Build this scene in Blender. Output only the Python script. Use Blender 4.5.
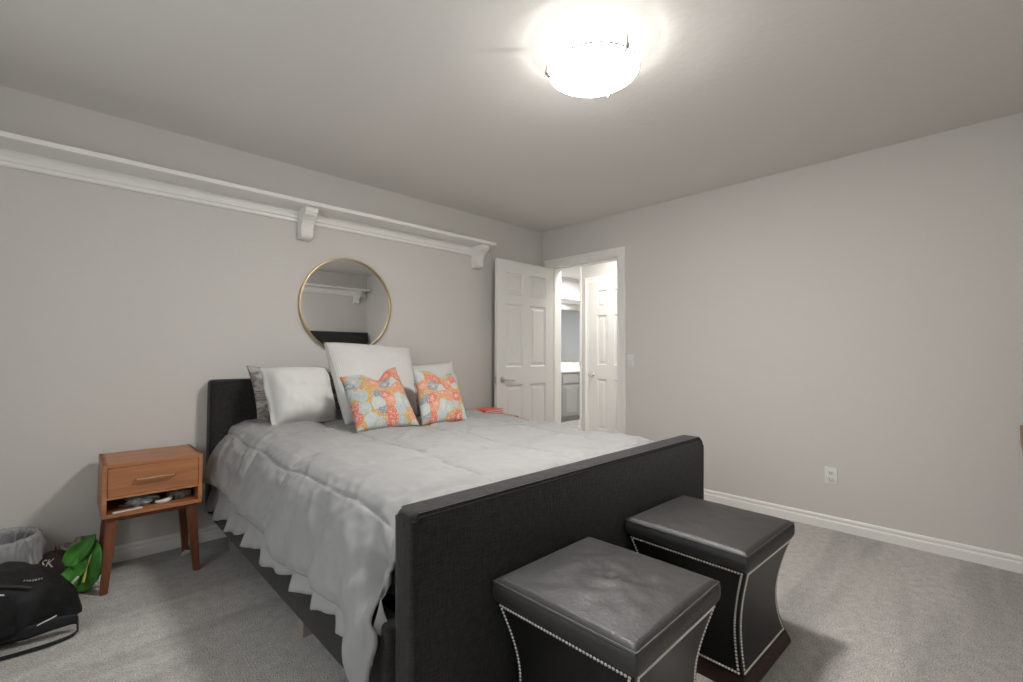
import bpy, bmesh, math, random
from mathutils import Vector, Matrix, noise
random.seed(7)
C = bpy.context.scene.collection
for o in list(bpy.data.objects): bpy.data.objects.remove(o)
PI = math.pi; SC = bpy.context.scene

# ------------------------------------------------------------- camera
def camera():
    f, yaw, pit, roll = 464.801, math.radians(43.84), math.radians(1.612), math.radians(0.223)
    F = Vector((math.sin(yaw)*math.cos(pit), math.cos(yaw)*math.cos(pit), math.sin(pit)))
    R = Vector((math.cos(yaw), -math.sin(yaw), 0)); U = R.cross(F)
    R2 = R*math.cos(roll) + U*math.sin(roll); U2 = -R*math.sin(roll) + U*math.cos(roll)
    cd = bpy.data.cameras.new('camera'); co = bpy.data.objects.new('camera', cd); C.objects.link(co)
    cd.sensor_width = 36; cd.lens = f/1023*36; cd.clip_start = .02
    M = Matrix((R2, U2, -F)).transposed().to_4x4(); M.translation = Vector((-3.655, -3.339, 1.139))
    co.matrix_world = M; SC.camera = co
camera()
# ------------------------------------------------------------- light and exposure
SKY = 3.7                                    # overcast daylight through an added window, unseen left of the camera
w = bpy.data.worlds.new('world'); SC.world = w; w.use_nodes = True
w.node_tree.nodes['Background'].inputs[0].default_value = (.90, .97, 1.0, 1)
w.node_tree.nodes['Background'].inputs[1].default_value = SKY
BOWL_EMIT = 150.0; LEAK_W = 3.0; HALL_W = 19.0; BATH_W = 46.0
SC.view_settings.view_transform = 'Standard'; SC.view_settings.look = 'None'
SC.view_settings.gamma = 1; SC.view_settings.use_curve_mapping = False
SC.view_settings.exposure = 0.0
LX, LY = -2.075, -2.185                      # the ceiling lamp
def lamp(name, kind, loc, watts, size=.1, col=(1, 1, 1), aim=None):
    d = bpy.data.lights.new(name, kind); o = bpy.data.objects.new(name, d); C.objects.link(o)
    d.energy = watts; d.color = col; o.location = loc
    if kind == 'AREA': d.size = size
    else: d.shadow_soft_size = size
    if aim: o.rotation_euler = (Vector(aim)-Vector(loc)).to_track_quat('-Z', 'Y').to_euler()
    return o
lamp('hall_ceiling_bulb', 'AREA', (.40, -.55, 2.40), HALL_W, .5, (1, .985, .96))
lamp('bathroom_ceiling_bulb', 'AREA', (2.3, .9, 2.40), BATH_W, .4, (1, .99, .97))
lamp('vanity_bulb', 'AREA', (2.9, 1.99, 2.07), 9, .3, (1, .99, .97))

WY0, WY1, WZ0, WZ1 = -3.25, -1.35, .80, 2.12         # that added window
pl = lamp('added_window_portal', 'AREA', (-4.83, (WY0+WY1)/2, (WZ0+WZ1)/2), 1, 1, aim=(0, (WY0+WY1)/2, (WZ0+WZ1)/2))
pl.data.shape = 'RECTANGLE'; pl.data.size = WY1-WY0; pl.data.size_y = WZ1-WZ0; pl.data.cycles.is_portal = True

# ------------------------------------------------------------- materials
def mat(name, col, rough=.6, metal=0., spec=.5, var=0., vscale=8., bump=0., bscale=60., bdetail=3., coat=0., sheen=0., emit=None, trans=0., alpha=1.):
    m = bpy.data.materials.new(name); m.use_nodes = True; nt = m.node_tree; b = nt.nodes['Principled BSDF']
    b.inputs['Base Color'].default_value = (*col, 1); b.inputs['Roughness'].default_value = rough
    b.inputs['Metallic'].default_value = metal; b.inputs['Specular IOR Level'].default_value = spec
    b.inputs['Coat Weight'].default_value = coat; b.inputs['Sheen Weight'].default_value = sheen
    b.inputs['Transmission Weight'].default_value = trans; b.inputs['Alpha'].default_value = alpha
    tc = nt.nodes.new('ShaderNodeTexCoord')
    if var:
        n = nt.nodes.new('ShaderNodeTexNoise'); n.inputs['Scale'].default_value = vscale; n.inputs['Detail'].default_value = 4
        r = nt.nodes.new('ShaderNodeValToRGB')
        r.color_ramp.elements[0].position = .3; r.color_ramp.elements[1].position = .7
        r.color_ramp.elements[0].color = (*[c*(1-var) for c in col], 1); r.color_ramp.elements[1].color = (*[min(1, c*(1+var)) for c in col], 1)
        nt.links.new(tc.outputs['Object'], n.inputs['Vector']); nt.links.new(n.outputs['Fac'], r.inputs['Fac'])
        nt.links.new(r.outputs['Color'], b.inputs['Base Color'])
    if bump:
        n = nt.nodes.new('ShaderNodeTexNoise'); n.inputs['Scale'].default_value = bscale; n.inputs['Detail'].default_value = bdetail
        bp = nt.nodes.new('ShaderNodeBump'); bp.inputs['Strength'].default_value = bump; bp.inputs['Distance'].default_value = .01
        nt.links.new(tc.outputs['Object'], n.inputs['Vector']); nt.links.new(n.outputs['Fac'], bp.inputs['Height'])
        nt.links.new(bp.outputs['Normal'], b.inputs['Normal'])
    if emit:
        b.inputs['Emission Color'].default_value = (*emit[0], 1); b.inputs['Emission Strength'].default_value = emit[1]
    return m
def N(m, t, **kw):
    n = m.node_tree.nodes.new(t)
    for k, v in kw.items():
        if k in n.inputs: n.inputs[k].default_value = v
        else: setattr(n, k, v)
    return n
def L(m, a, b): m.node_tree.links.new(a, b)
def bsdf(m): return m.node_tree.nodes['Principled BSDF']

M = {}
M['wall'] = mat('wall_paint', (.65, .622, .588), .75, spec=.3, bump=.09, bscale=75, bdetail=4)
M['ceil'] = mat('ceiling_paint', (.78, .755, .72), .85, spec=.25, bump=.16, bscale=32, bdetail=6)
M['trim'] = mat('white_trim_paint', (.86, .84, .805), .38, spec=.45)
M['white_hall'] = mat('hall_paint', (.80, .785, .76), .7)
M['hallwall'] = mat('pale_greige_paint', (.60, .585, .56), .7)
M['door'] = mat('white_door_paint', (.74, .722, .692), .4)
M['glow'] = mat('lit_frosted_glass', (.9, .9, .9), .3, emit=((1, .975, .945), BOWL_EMIT))
M['glow_in'] = mat('frosted_glass_inside', (.85, .85, .84), .5, emit=((1, .975, .945), BOWL_EMIT*.012))
for k_, f_ in (('b', .98), ('c', .85), ('d', .42), ('pan', .022)): M['glow_'+k_] = mat('lit_frosted_glass_'+{'b': 'ring', 'c': 'shoulder', 'd': 'rim', 'pan': 'plate'}[k_], (.9, .9, .9), .3, emit=((1, .975, .945), BOWL_EMIT*f_))
M['nickel'] = mat('brushed_nickel', (.55, .53, .50), .28, metal=1)
M['chrome'] = mat('chrome', (.75, .74, .72), .12, metal=1)
M['brass'] = mat('brushed_brass', (.58, .44, .26), .38, metal=1)
M['glass'] = mat('mirror_silver', (.86, .875, .88), .01, metal=1)
M['bathglass'] = mat('bathroom_mirror_tinted', (.56, .59, .63), .03, metal=1)  # grey blue tint stands in for the darker wall it would reflect
M['lin'] = mat('charcoal_linen', (.022, .020, .021), .85, spec=.25, sheen=.15)
M['comf'] = mat('light_grey_comforter', (.308, .303, .300), .8, spec=.2, bump=.10, bscale=18, sheen=.1)
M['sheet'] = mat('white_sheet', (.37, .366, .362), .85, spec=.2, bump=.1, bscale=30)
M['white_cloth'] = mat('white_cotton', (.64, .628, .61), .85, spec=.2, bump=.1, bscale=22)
M['leather'] = mat('black_leather_shaded_body', (.006, .0055, .005), .42, spec=.38, bump=.10, bscale=110)  # same stool leather, darker copy with the body's shade in its colour
M['hide'] = mat('black_leather_lit_seat', (.013, .0115, .0105), .56, spec=1.0, bump=.12, bscale=90)  # lighter copy of the stool leather, the seat's lit sheen put into it
M['plinth'] = mat('espresso_wood', (.030, .013, .010), .35, var=.25, vscale=14)
M['matt'] = mat('mattress_ticking', (.7, .69, .67), .85)
M['black'] = mat('black_nylon', (.012, .012, .013), .65, spec=.35, bump=.25, bscale=240)
M['black_in'] = mat('black_plastic', (.01, .01, .01), .4)
M['screen'] = mat('black_screen', (.006, .006, .007), .15)
M['green'] = mat('bright_green_felt', (.055, .235, .025), .55, var=.3, vscale=18)
M['yellow'] = mat('yellow_stripe', (.55, .50, .12), .6)
M['brown'] = mat('dark_brown_felt', (.022, .011, .007), .85)
M['tan'] = mat('tan_felt', (.42, .27, .19), .85)
M['stripe'] = mat('grey_brown_cloth', (.22, .18, .16), .85, var=.55, vscale=40)
M['red'] = mat('red_cover', (.50, .035, .030), .5)
M['redc'] = mat('coral_cover', (.70, .13, .085), .5)
M['paper'] = mat('paper', (.74, .72, .68), .8)
M['plate'] = mat('white_plastic', (.80, .79, .76), .35)
M['slot'] = mat('dark_slot', (.05, .05, .05), .6)
M['cab'] = mat('grey_cabinet_paint', (.36, .352, .34), .45)
M['counter'] = mat('white_stone', (.85, .85, .84), .25)
M['bin'] = mat('grey_bin_plastic', (.13, .13, .13), .4)
M['liner'] = mat('clear_bag_liner', (.50, .50, .50), .20, spec=.7, alpha=.55)
M['sock'] = mat('grey_cloth', (.34, .35, .36), .8, var=.5, vscale=60)
M['shell'] = mat('white_glaze', (.66, .63, .58), .3)
M['lightwood'] = mat('pale_wood', (.33, .29, .25), .6)
M['logo'] = mat('grey_thread', (.34, .34, .33), .6)
M['nail'] = mat('nickel_nailheads', (.80, .78, .74), .32, metal=1)

pm = bpy.data.materials.new('window_glass'); pm.use_nodes = True; pn = pm.node_tree
_t = pn.nodes.new('ShaderNodeBsdfTransparent'); _g = pn.nodes.new('ShaderNodeBsdfGlossy'); _g.inputs['Roughness'].default_value = .02; _x = pn.nodes.new('ShaderNodeMixShader'); _x.inputs[0].default_value = .06
pn.links.new(_t.outputs[0], _x.inputs[1]); pn.links.new(_g.outputs[0], _x.inputs[2]); pn.links.new(_x.outputs[0], pn.nodes['Material Output'].inputs['Surface']); M['pane'] = pm
def wood(name, c1, c2, axis=0, rough=.38):
    m = mat(name, c1, rough); tc = N(m, 'ShaderNodeTexCoord'); mp = N(m, 'ShaderNodeMapping')
    s = [26, 26, 26]; s[axis] = 2.2; mp.inputs['Scale'].default_value = s
    n = N(m, 'ShaderNodeTexNoise', Scale=1.0, Detail=6.0, Distortion=1.2); r = N(m, 'ShaderNodeValToRGB')
    r.color_ramp.elements[0].position = .32; r.color_ramp.elements[1].position = .68
    r.color_ramp.elements[0].color = (*c2, 1); r.color_ramp.elements[1].color = (*c1, 1)
    L(m, tc.outputs['Object'], mp.inputs['Vector']); L(m, mp.outputs['Vector'], n.inputs['Vector']); L(m, n.outputs['Fac'], r.inputs['Fac']); L(m, r.outputs['Color'], bsdf(m).inputs['Base Color'])
    return m
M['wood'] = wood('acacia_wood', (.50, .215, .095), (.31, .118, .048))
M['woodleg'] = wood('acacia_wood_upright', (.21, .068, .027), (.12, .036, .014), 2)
M['woodtop'] = wood('brown_wood_top', (.34, .16, .06), (.2, .085, .03))

def carpet():
    m = mat('grey_carpet', (.25, .235, .225), .95, spec=.05, sheen=.2); tc = N(m, 'ShaderNodeTexCoord')
    fine = N(m, 'ShaderNodeTexNoise', Scale=190.0, Detail=3.0); mid = N(m, 'ShaderNodeTexNoise', Scale=26.0, Detail=3.0)
    mp = N(m, 'ShaderNodeMapping'); mp.inputs['Rotation'].default_value = (0, 0, math.radians(30)); mp.inputs['Scale'].default_value = (.55, 3.2, 1)
    big = N(m, 'ShaderNodeTexNoise', Scale=1.0, Detail=2.0, Distortion=.6)
    r1 = N(m, 'ShaderNodeValToRGB'); r1.color_ramp.elements[0].position = .33; r1.color_ramp.elements[1].position = .67
    r1.color_ramp.elements[0].color = (.32, .303, .283, 1); r1.color_ramp.elements[1].color = (.68, .65, .615, 1)
    r2 = N(m, 'ShaderNodeValToRGB'); r2.color_ramp.elements[0].position = .44; r2.color_ramp.elements[1].position = .56
    r2.color_ramp.elements[0].color = (.80, .80, .80, 1); r2.color_ramp.elements[1].color = (1.08, 1.08, 1.08, 1)
    r3 = N(m, 'ShaderNodeValToRGB'); r3.color_ramp.elements[0].position = .3; r3.color_ramp.elements[1].position = .7
    r3.color_ramp.elements[0].color = (.86, .86, .86, 1); r3.color_ramp.elements[1].color = (1.1, 1.1, 1.1, 1)
    mx = N(m, 'ShaderNodeMix', data_type='RGBA', blend_type='MULTIPLY'); mx.inputs[0].default_value = 1
    my = N(m, 'ShaderNodeMix', data_type='RGBA', blend_type='MULTIPLY'); my.inputs[0].default_value = 1
    bp = N(m, 'ShaderNodeBump', Strength=.7, Distance=.012)
    for n in (fine, mid): L(m, tc.outputs['Object'], n.inputs['Vector'])
    L(m, tc.outputs['Object'], mp.inputs['Vector']); L(m, mp.outputs['Vector'], big.inputs['Vector'])
    L(m, fine.outputs['Fac'], r1.inputs['Fac']); L(m, big.outputs['Fac'], r2.inputs['Fac']); L(m, mid.outputs['Fac'], r3.inputs['Fac'])
    L(m, r1.outputs['Color'], mx.inputs[6]); L(m, r2.outputs['Color'], mx.inputs[7])
    L(m, mx.outputs[2], my.inputs[6]); L(m, r3.outputs['Color'], my.inputs[7])
    L(m, my.outputs[2], bsdf(m).inputs['Base Color']); L(m, fine.outputs['Fac'], bp.inputs['Height']); L(m, bp.outputs['Normal'], bsdf(m).inputs['Normal'])
    return m
M['carpet'] = carpet()
def weave(m):                                  # coarse linen weave
    tc = N(m, 'ShaderNodeTexCoord'); out = []
    for sc in ((330, 330, 30), (30, 30, 330)):
        mp = N(m, 'ShaderNodeMapping'); mp.inputs['Scale'].default_value = sc
        n = N(m, 'ShaderNodeTexNoise', Scale=1.0, Detail=2.0); L(m, tc.outputs['Object'], mp.inputs['Vector']); L(m, mp.outputs['Vector'], n.inputs['Vector']); out.append(n)
    a = N(m, 'ShaderNodeMath', operation='ADD'); L(m, out[0].outputs['Fac'], a.inputs[0]); L(m, out[1].outputs['Fac'], a.inputs[1])
    r = N(m, 'ShaderNodeValToRGB'); r.color_ramp.elements[0].position = .0; r.color_ramp.elements[1].position = 1.
    mr = N(m, 'ShaderNodeMapRange'); mr.inputs[1].default_value = .75; mr.inputs[2].default_value = 1.25
    r.color_ramp.elements[0].color = (.010, .009, .0095, 1); r.color_ramp.elements[1].color = (.034, .0305, .0305, 1)
    L(m, a.outputs[0], mr.inputs[0]); L(m, mr.outputs[0], r.inputs['Fac']); L(m, r.outputs['Color'], bsdf(m).inputs['Base Color'])
    bp = N(m, 'ShaderNodeBump', Strength=.35, Distance=.004); L(m, a.outputs[0], bp.inputs['Height']); L(m, bp.outputs['Normal'], bsdf(m).inputs['Normal'])
weave(M['lin'])
def floral(name, off):
    m = mat(name, (.6, .4, .2), .8, spec=.2); tc = N(m, 'ShaderNodeTexCoord'); mp = N(m, 'ShaderNodeMapping'); mp.inputs['Location'].default_value = off
    L(m, tc.outputs['UV'], mp.inputs['Vector'])
    wob = N(m, 'ShaderNodeTexNoise', Scale=6.0, Detail=2.0); L(m, mp.outputs['Vector'], wob.inputs['Vector'])
    ad = N(m, 'ShaderNodeMix', data_type='RGBA', blend_type='ADD'); ad.inputs[0].default_value = .10; L(m, mp.outputs['Vector'], ad.inputs[6]); L(m, wob.outputs['Color'], ad.inputs[7])
    v = N(m, 'ShaderNodeTexVoronoi', Scale=5.4, Randomness=.7); L(m, ad.outputs[2], v.inputs['Vector'])
    sep = N(m, 'ShaderNodeSeparateColor'); L(m, v.outputs['Color'], sep.inputs[0])
    r = N(m, 'ShaderNodeValToRGB'); r.color_ramp.interpolation = 'CONSTANT'; e = r.color_ramp.elements
    cols = [(0, (.36, .405, .40)), (.26, (.56, .165, .115)), (.50, (.41, .45, .44)), (.68, (.58, .25, .16)), (.85, (.23, .25, .275))]
    e[0].position = 0; e[0].color = (*cols[0][1], 1); e[1].position = cols[1][0]; e[1].color = (*cols[1][1], 1)
    for p_, c_ in cols[2:]: x = e.new(p_); x.color = (*c_, 1)
    L(m, sep.outputs[0], r.inputs['Fac'])
    # petals: the rim of each bloom is the ochre ground, its heart a pale ring
    rr = N(m, 'ShaderNodeValToRGB'); rr.color_ramp.interpolation = 'CONSTANT'; k = rr.color_ramp.elements
    k[0].position = 0; k[0].color = (0, 0, 0, 1); k[1].position = .60; k[1].color = (1, 1, 1, 1); L(m, v.outputs['Distance'], rr.inputs['Fac'])
    mix = N(m, 'ShaderNodeMix', data_type='RGBA'); L(m, rr.outputs['Color'], mix.inputs[0]); L(m, r.outputs['Color'], mix.inputs[6]); mix.inputs[7].default_value = (.48, .30, .115, 1)
    rh = N(m, 'ShaderNodeValToRGB'); rh.color_ramp.interpolation = 'CONSTANT'; k = rh.color_ramp.elements
    k[0].position = 0; k[0].color = (.75,)*3+(1,); k[1].position = .11; k[1].color = (0, 0, 0, 1)
    x = k.new(.17); x.color = (.6,)*3+(1,); x = k.new(.23); x.color = (0, 0, 0, 1); L(m, v.outputs['Distance'], rh.inputs['Fac'])
    mix2 = N(m, 'ShaderNodeMix', data_type='RGBA'); L(m, rh.outputs['Color'], mix2.inputs[0]); L(m, mix.outputs[2], mix2.inputs[6]); mix2.inputs[7].default_value = (.58, .52, .44, 1)
    d = N(m, 'ShaderNodeTexVoronoi', Scale=38.0); L(m, mp.outputs['Vector'], d.inputs['Vector'])
    rd = N(m, 'ShaderNodeValToRGB'); rd.color_ramp.interpolation = 'CONSTANT'; k = rd.color_ramp.elements
    k[0].position = 0; k[0].color = (.62,)*3+(1,); k[1].position = .34; k[1].color = (0, 0, 0, 1); L(m, d.outputs['Distance'], rd.inputs['Fac'])
    mix3 = N(m, 'ShaderNodeMix', data_type='RGBA'); L(m, rd.outputs['Color'], mix3.inputs[0]); L(m, mix2.outputs[2], mix3.inputs[6]); mix3.inputs[7].default_value = (.56, .53, .48, 1)
    L(m, mix3.outputs[2], bsdf(m).inputs['Base Color']); return m
M['floral_a'] = floral('floral_print', (0, 0, 0)); M['floral_b'] = floral('floral_print_shifted', (.35, .15, 0))
def patterned():
    m = mat('grey_taupe_print', (.3, .27, .25), .85); tc = N(m, 'ShaderNodeTexCoord')
    v = N(m, 'ShaderNodeTexNoise', Scale=7.0, Detail=3.0, Distortion=2.0); r = N(m, 'ShaderNodeValToRGB'); e = r.color_ramp.elements
    e[0].position = .40; e[0].color = (.20, .165, .15, 1); e[1].position = .55; e[1].color = (.44, .42, .40, 1)
    L(m, tc.outputs['UV'], v.inputs['Vector']); L(m, v.outputs['Fac'], r.inputs['Fac']); L(m, r.outputs['Color'], bsdf(m).inputs['Base Color']); return m
M['pattern'] = patterned()
def ribbed():
    m = mat('white_ribbed_cotton', (.62, .605, .588), .85, spec=.2); tc = N(m, 'ShaderNodeTexCoord')
    w_ = N(m, 'ShaderNodeTexWave', Scale=19.0, Distortion=.1); w_.bands_direction = 'X'
    bp = N(m, 'ShaderNodeBump', Strength=.3, Distance=.004); L(m, tc.outputs['UV'], w_.inputs['Vector']); L(m, w_.outputs['Fac'], bp.inputs['Height']); L(m, bp.outputs['Normal'], bsdf(m).inputs['Normal']); return m
M['ribbed'] = ribbed()

# ------------------------------------------------------------- mesh helpers
class MB:
    def __init__(s): s.bm = bmesh.new(); s.uv = None
    def box(s, x0, x1, y0, y1, z0, z1, bev=0., seg=2):
        t = bmesh.new(); bmesh.ops.create_cube(t, size=1)
        for v in t.verts: v.co = Vector(((x0+x1)/2+v.co.x*(x1-x0), (y0+y1)/2+v.co.y*(y1-y0), (z0+z1)/2+v.co.z*(z1-z0)))
        if bev: bmesh.ops.bevel(t, geom=t.edges[:], offset=bev, segments=seg, affect='EDGES', profile=.5)
        return s.join(t)
    def join(s, t):
        me = bpy.data.meshes.new('tmp'); t.to_mesh(me); t.free(); s.bm.from_mesh(me); bpy.data.meshes.remove(me); return s
    def faces(s, vs, fs):
        b = [s.bm.verts.new(v) for v in vs]
        for f in fs:
            try: s.bm.faces.new([b[i] for i in f])
            except ValueError: pass
        return b
    def grid(s, fn, nu, nv, wrap=False, uv=False):
        n = nu if wrap else nu+1
        b = [[s.bm.verts.new(fn(i/nu, j/nv)) for j in range(nv+1)] for i in range(n)]
        if uv and s.uv is None: s.uv = s.bm.loops.layers.uv.new('UVMap')
        for i in range(nu):
            for j in range(nv):
                i2 = (i+1) % n
                f = s.bm.faces.new((b[i][j], b[i2][j], b[i2][j+1], b[i][j+1]))
                if uv:
                    for l, (a, c) in zip(f.loops, ((i, j), (i+1, j), (i+1, j+1), (i, j+1))): l[s.uv].uv = (a/nu, c/nv)
        return b
    def tube(s, pts, r, n=8, cap=True):
        pts = [Vector(p) for p in pts]; rings = []; up = Vector((0, 0, 1)); prev = None
        for i, p in enumerate(pts):
            t = (pts[min(i+1, len(pts)-1)]-pts[max(i-1, 0)]).normalized()
            a = prev if prev else (up if abs(t.z) < .9 else Vector((1, 0, 0)))
            u = t.cross(a).normalized(); v = u.cross(t).normalized(); prev = v
            rr = r(i/(len(pts)-1)) if callable(r) else r
            rings.append([s.bm.verts.new(p+u*rr*math.cos(2*PI*k/n)+v*rr*math.sin(2*PI*k/n)) for k in range(n)])
        for a, b in zip(rings, rings[1:]):
            for k in range(n): s.bm.faces.new((a[k], a[(k+1) % n], b[(k+1) % n], b[k]))
        if cap: s.bm.faces.new(rings[0][::-1]); s.bm.faces.new(rings[-1])
        return s
    def lathe(s, prof, n=48, c=(0, 0, 0), axis='z', closed=False):
        rings = []
        for r, h in prof:
            ring = []
            for k in range(n):
                a = 2*PI*k/n; x, y = r*math.cos(a), r*math.sin(a)
                p = {'z': (x, y, h), 'y': (x, h, y), 'x': (h, x, y)}[axis]
                ring.append(s.bm.verts.new(Vector(p)+Vector(c)))
            rings.append(ring)
        pairs = list(zip(rings, rings[1:])) + ([(rings[-1], rings[0])] if closed else [])
        for a, b in pairs:
            for k in range(n): s.bm.faces.new((a[k], a[(k+1) % n], b[(k+1) % n], b[k]))
        if not closed:
            for rg, (r, h) in ((rings[0], prof[0]), (rings[-1], prof[-1])):
                if r < 1e-5: bmesh.ops.pointmerge(s.bm, verts=rg, merge_co=rg[0].co.copy())
                else: s.bm.faces.new(rg)
        return s
    def prism(s, poly, axis, a, b):                # poly in the two other axes, in x,y,z order
        def P(p, h): return {'x': (h, p[0], p[1]), 'y': (p[0], h, p[1]), 'z': (p[0], p[1], h)}[axis]
        n = len(poly); v0 = [s.bm.verts.new(P(p, a)) for p in poly]; v1 = [s.bm.verts.new(P(p, b)) for p in poly]
        s.bm.faces.new(v0); s.bm.faces.new(v1[::-1])
        for i in range(n): s.bm.faces.new((v0[i], v0[(i+1) % n], v1[(i+1) % n], v1[i]))
        return s
    def build(s, name, m, parent=None, smooth=True, solid=0., subsurf=0, base=False, angle=40, flip=None):
        bm = s.bm
        if flip is None: bmesh.ops.recalc_face_normals(bm, faces=bm.faces[:])
        elif flip: bmesh.ops.reverse_faces(bm, faces=bm.faces[:])
        off = Vector((0, 0, 0))
        if base:
            xs = [v.co for v in bm.verts]
            lo = Vector([min(c[i] for c in xs) for i in range(3)]); hi = Vector([max(c[i] for c in xs) for i in range(3)])
            off = Vector(((lo.x+hi.x)/2, (lo.y+hi.y)/2, lo.z))
            for v in bm.verts: v.co -= off
        me = bpy.data.meshes.new(name); bm.to_mesh(me); bm.free()
        me.materials.append(m)
        if smooth:
            for p in me.polygons: p.use_smooth = True
            if angle: me.set_sharp_from_angle(angle=math.radians(angle))
        o = bpy.data.objects.new(name, me); C.objects.link(o); o.location = off
        if parent: o.parent = parent
        if solid:
            md = o.modifiers.new('thickness', 'SOLIDIFY'); md.thickness = solid; md.offset = -1
        if subsurf:
            md = o.modifiers.new('smooth', 'SUBSURF'); md.levels = md.render_levels = subsurf
        return o
def thing(name, label, cat, loc=(0, 0, 0), rotz=0, group=None):
    o = bpy.data.objects.new(name, None); C.objects.link(o); o.location = loc; o.rotation_euler = (0, 0, rotz)
    o.empty_display_size = .1; return tag(o, label, cat, group)
def tag(o, label, cat, group=None, kind=None):
    o['label'] = label; o['category'] = cat
    if group: o['group'] = group
    if kind: o['kind'] = kind
    return o
def struct(o, label=None, cat=None):
    o['kind'] = 'structure'
    if label: o['label'] = label
    if cat: o['category'] = cat
    return o
def dup(root, loc, rotz, label):
    r = root.copy(); C.objects.link(r); r.location = loc; r.rotation_euler = (0, 0, rotz); r['label'] = label
    for ch in list(root.children):
        c = ch.copy(); C.objects.link(c); c.parent = r
        for g in list(ch.children): d = g.copy(); C.objects.link(d); d.parent = c
    return r

# ------------------------------------------------------------- room
H = 2.44; XL = -4.75; YR = -4.03; OY0, OY1, OZ = -.94, -.13, 2.042      # doorway in the right wall
def simple(name, boxes, m, label, cat, base=False):
    b = MB()
    for q in boxes: b.box(*q)
    return struct(b.build(name, M[m], smooth=False, base=base), label, cat)
simple('floor', [(XL-.1, 4.5, YR-.1, 2.5, -.08, 0)], 'carpet', 'grey cut pile carpet over the whole bedroom floor', 'floor')
simple('ceiling', [(XL-.1, .06, YR-.1, .1, H, H+.1)], 'ceil', 'textured off white bedroom ceiling', 'ceiling')
simple('wall_left', [(XL-.1, .0, 0, .1, 0, H)], 'wall', 'greige wall behind the bed headboard', 'wall')
simple('wall_right', [(0, .16, YR-.1, OY0-.02, 0, H), (0, .16, OY1+.02, .1, 0, H), (0, .16, OY0-.02, OY1+.02, OZ+.02, H)], 'wall', 'greige wall with the open doorway and outlet', 'wall')
simple('wall_rear', [(XL-.1, 0, YR-.1, YR, 0, H)], 'wall', 'greige wall opposite the bed, seen in the round mirror', 'wall')
simple('wall_near', [(XL-.1, XL, YR, WY0, 0, H), (XL-.1, XL, WY1, 0, 0, H), (XL-.1, XL, WY0, WY1, 0, WZ0), (XL-.1, XL, WY0, WY1, WZ1, H)], 'wall', 'greige side wall left of the nightstand', 'wall')
BASE = [(0, 0), (.016, 0), (.016, .048), (.0135, .054), (.0095, .056), (.0095, .064), (.012, .068), (.012, .075), (.008, .083), (0, .085)]
def baseboard(name, axis, wallpos, sgn, a, b, label):
    m = MB(); m.prism([(wallpos+sgn*d, z) for d, z in BASE], axis, a, b)
    return struct(m.build(name, M['trim'], smooth=False), label, 'baseboard')
baseboard('baseboard_left', 'x', 0, -1, XL, 0, 'white moulded baseboard below the headboard wall')
baseboard('baseboard_right', 'y', 0, -1, YR, OY0-.075, 'white moulded baseboard along the wall with the outlet')
baseboard('baseboard_rear', 'x', YR, 1, XL, 0, 'white moulded baseboard on the wall opposite the bed')
def casing(name, x, sgn, y0, y1, zt, label, wd=.072):
    """one mitred moulding swept up, across and down around an opening"""
    b = MB(); k = wd/.072
    prof = [(0, 0), (0, .010), (.004, .014), (.013, .014), (.017, .0105), (.044, .012), (.050, .0175), (.064, .019), (.070, .016), (.072, 0)]
    rows = []
    for w_, t in prof:
        w_ *= k; X = x+sgn*t
        rows.append([b.bm.verts.new(p) for p in ((X, y0-w_, 0), (X, y0-w_, zt+w_), (X, y1+w_, zt+w_), (X, y1+w_, 0))])
    n = len(rows)
    for i in range(n):
        for j in range(3): b.bm.faces.new((rows[i][j], rows[(i+1) % n][j], rows[(i+1) % n][j+1], rows[i][j+1]))
    for j in (0, 3): b.bm.faces.new([r[j] for r in rows])
    return b
cb = casing('trim_1', 0, -1, OY0, OY1, OZ, '', .084)
cb.box(-.002, .162, OY0-.02, OY0, 0, OZ+.02); cb.box(-.002, .162, OY1, OY1+.02, 0, OZ+.02); cb.box(-.002, .162, OY0, OY1, OZ, OZ+.02)
cb.box(.04, .075, OY0, OY0+.011, 0, OZ, .002); cb.box(.04, .075, OY0, OY1, OZ-.011, OZ, .002); cb.box(.04, .075, OY1-.011, OY1, 0, OZ, .002)
tr1 = struct(cb.build('trim_1', M['trim'], smooth=False), 'white door casing around the open bedroom doorway', 'door frame')
s_ = MB(); s_.box(.012, .038, OY0-.001, OY0+.003, .90, .96, .001); s_.build('strike_plate', M['nickel'], tr1)

wn = thing('added_window_1', 'white framed window added out of view left of the bed for soft daylight', 'window', (XL, (WY0+WY1)/2, WZ0)); wn['kind'] = 'structure'  # unseen window, added to fill the bed's left side with daylight
b = MB(); hw_, hh_ = (WY1-WY0)/2, WZ1-WZ0
for q in ((-hw_, -hw_+.045, 0, hh_), (hw_-.045, hw_, 0, hh_), (-.025, .025, 0, hh_)): b.box(-.075, -.02, q[0], q[1], q[2], q[3], .003)
b.box(-.0745, -.0205, -hw_, hw_, 0, .045, .003); b.box(-.0745, -.0205, -hw_, hw_, hh_-.045, hh_, .003); b.build('window_frame', M['trim'], wn, smooth=False)
b = MB(); b.box(-.05, -.046, -hw_+.04, hw_-.04, .04, hh_-.04); b.build('window_pane', M['pane'], wn, smooth=False)
b = MB(); b.box(-.02, .04, -hw_-.04, hw_+.04, -.03, 0, .004); b.build('window_sill', M['trim'], wn, smooth=False)

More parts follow.
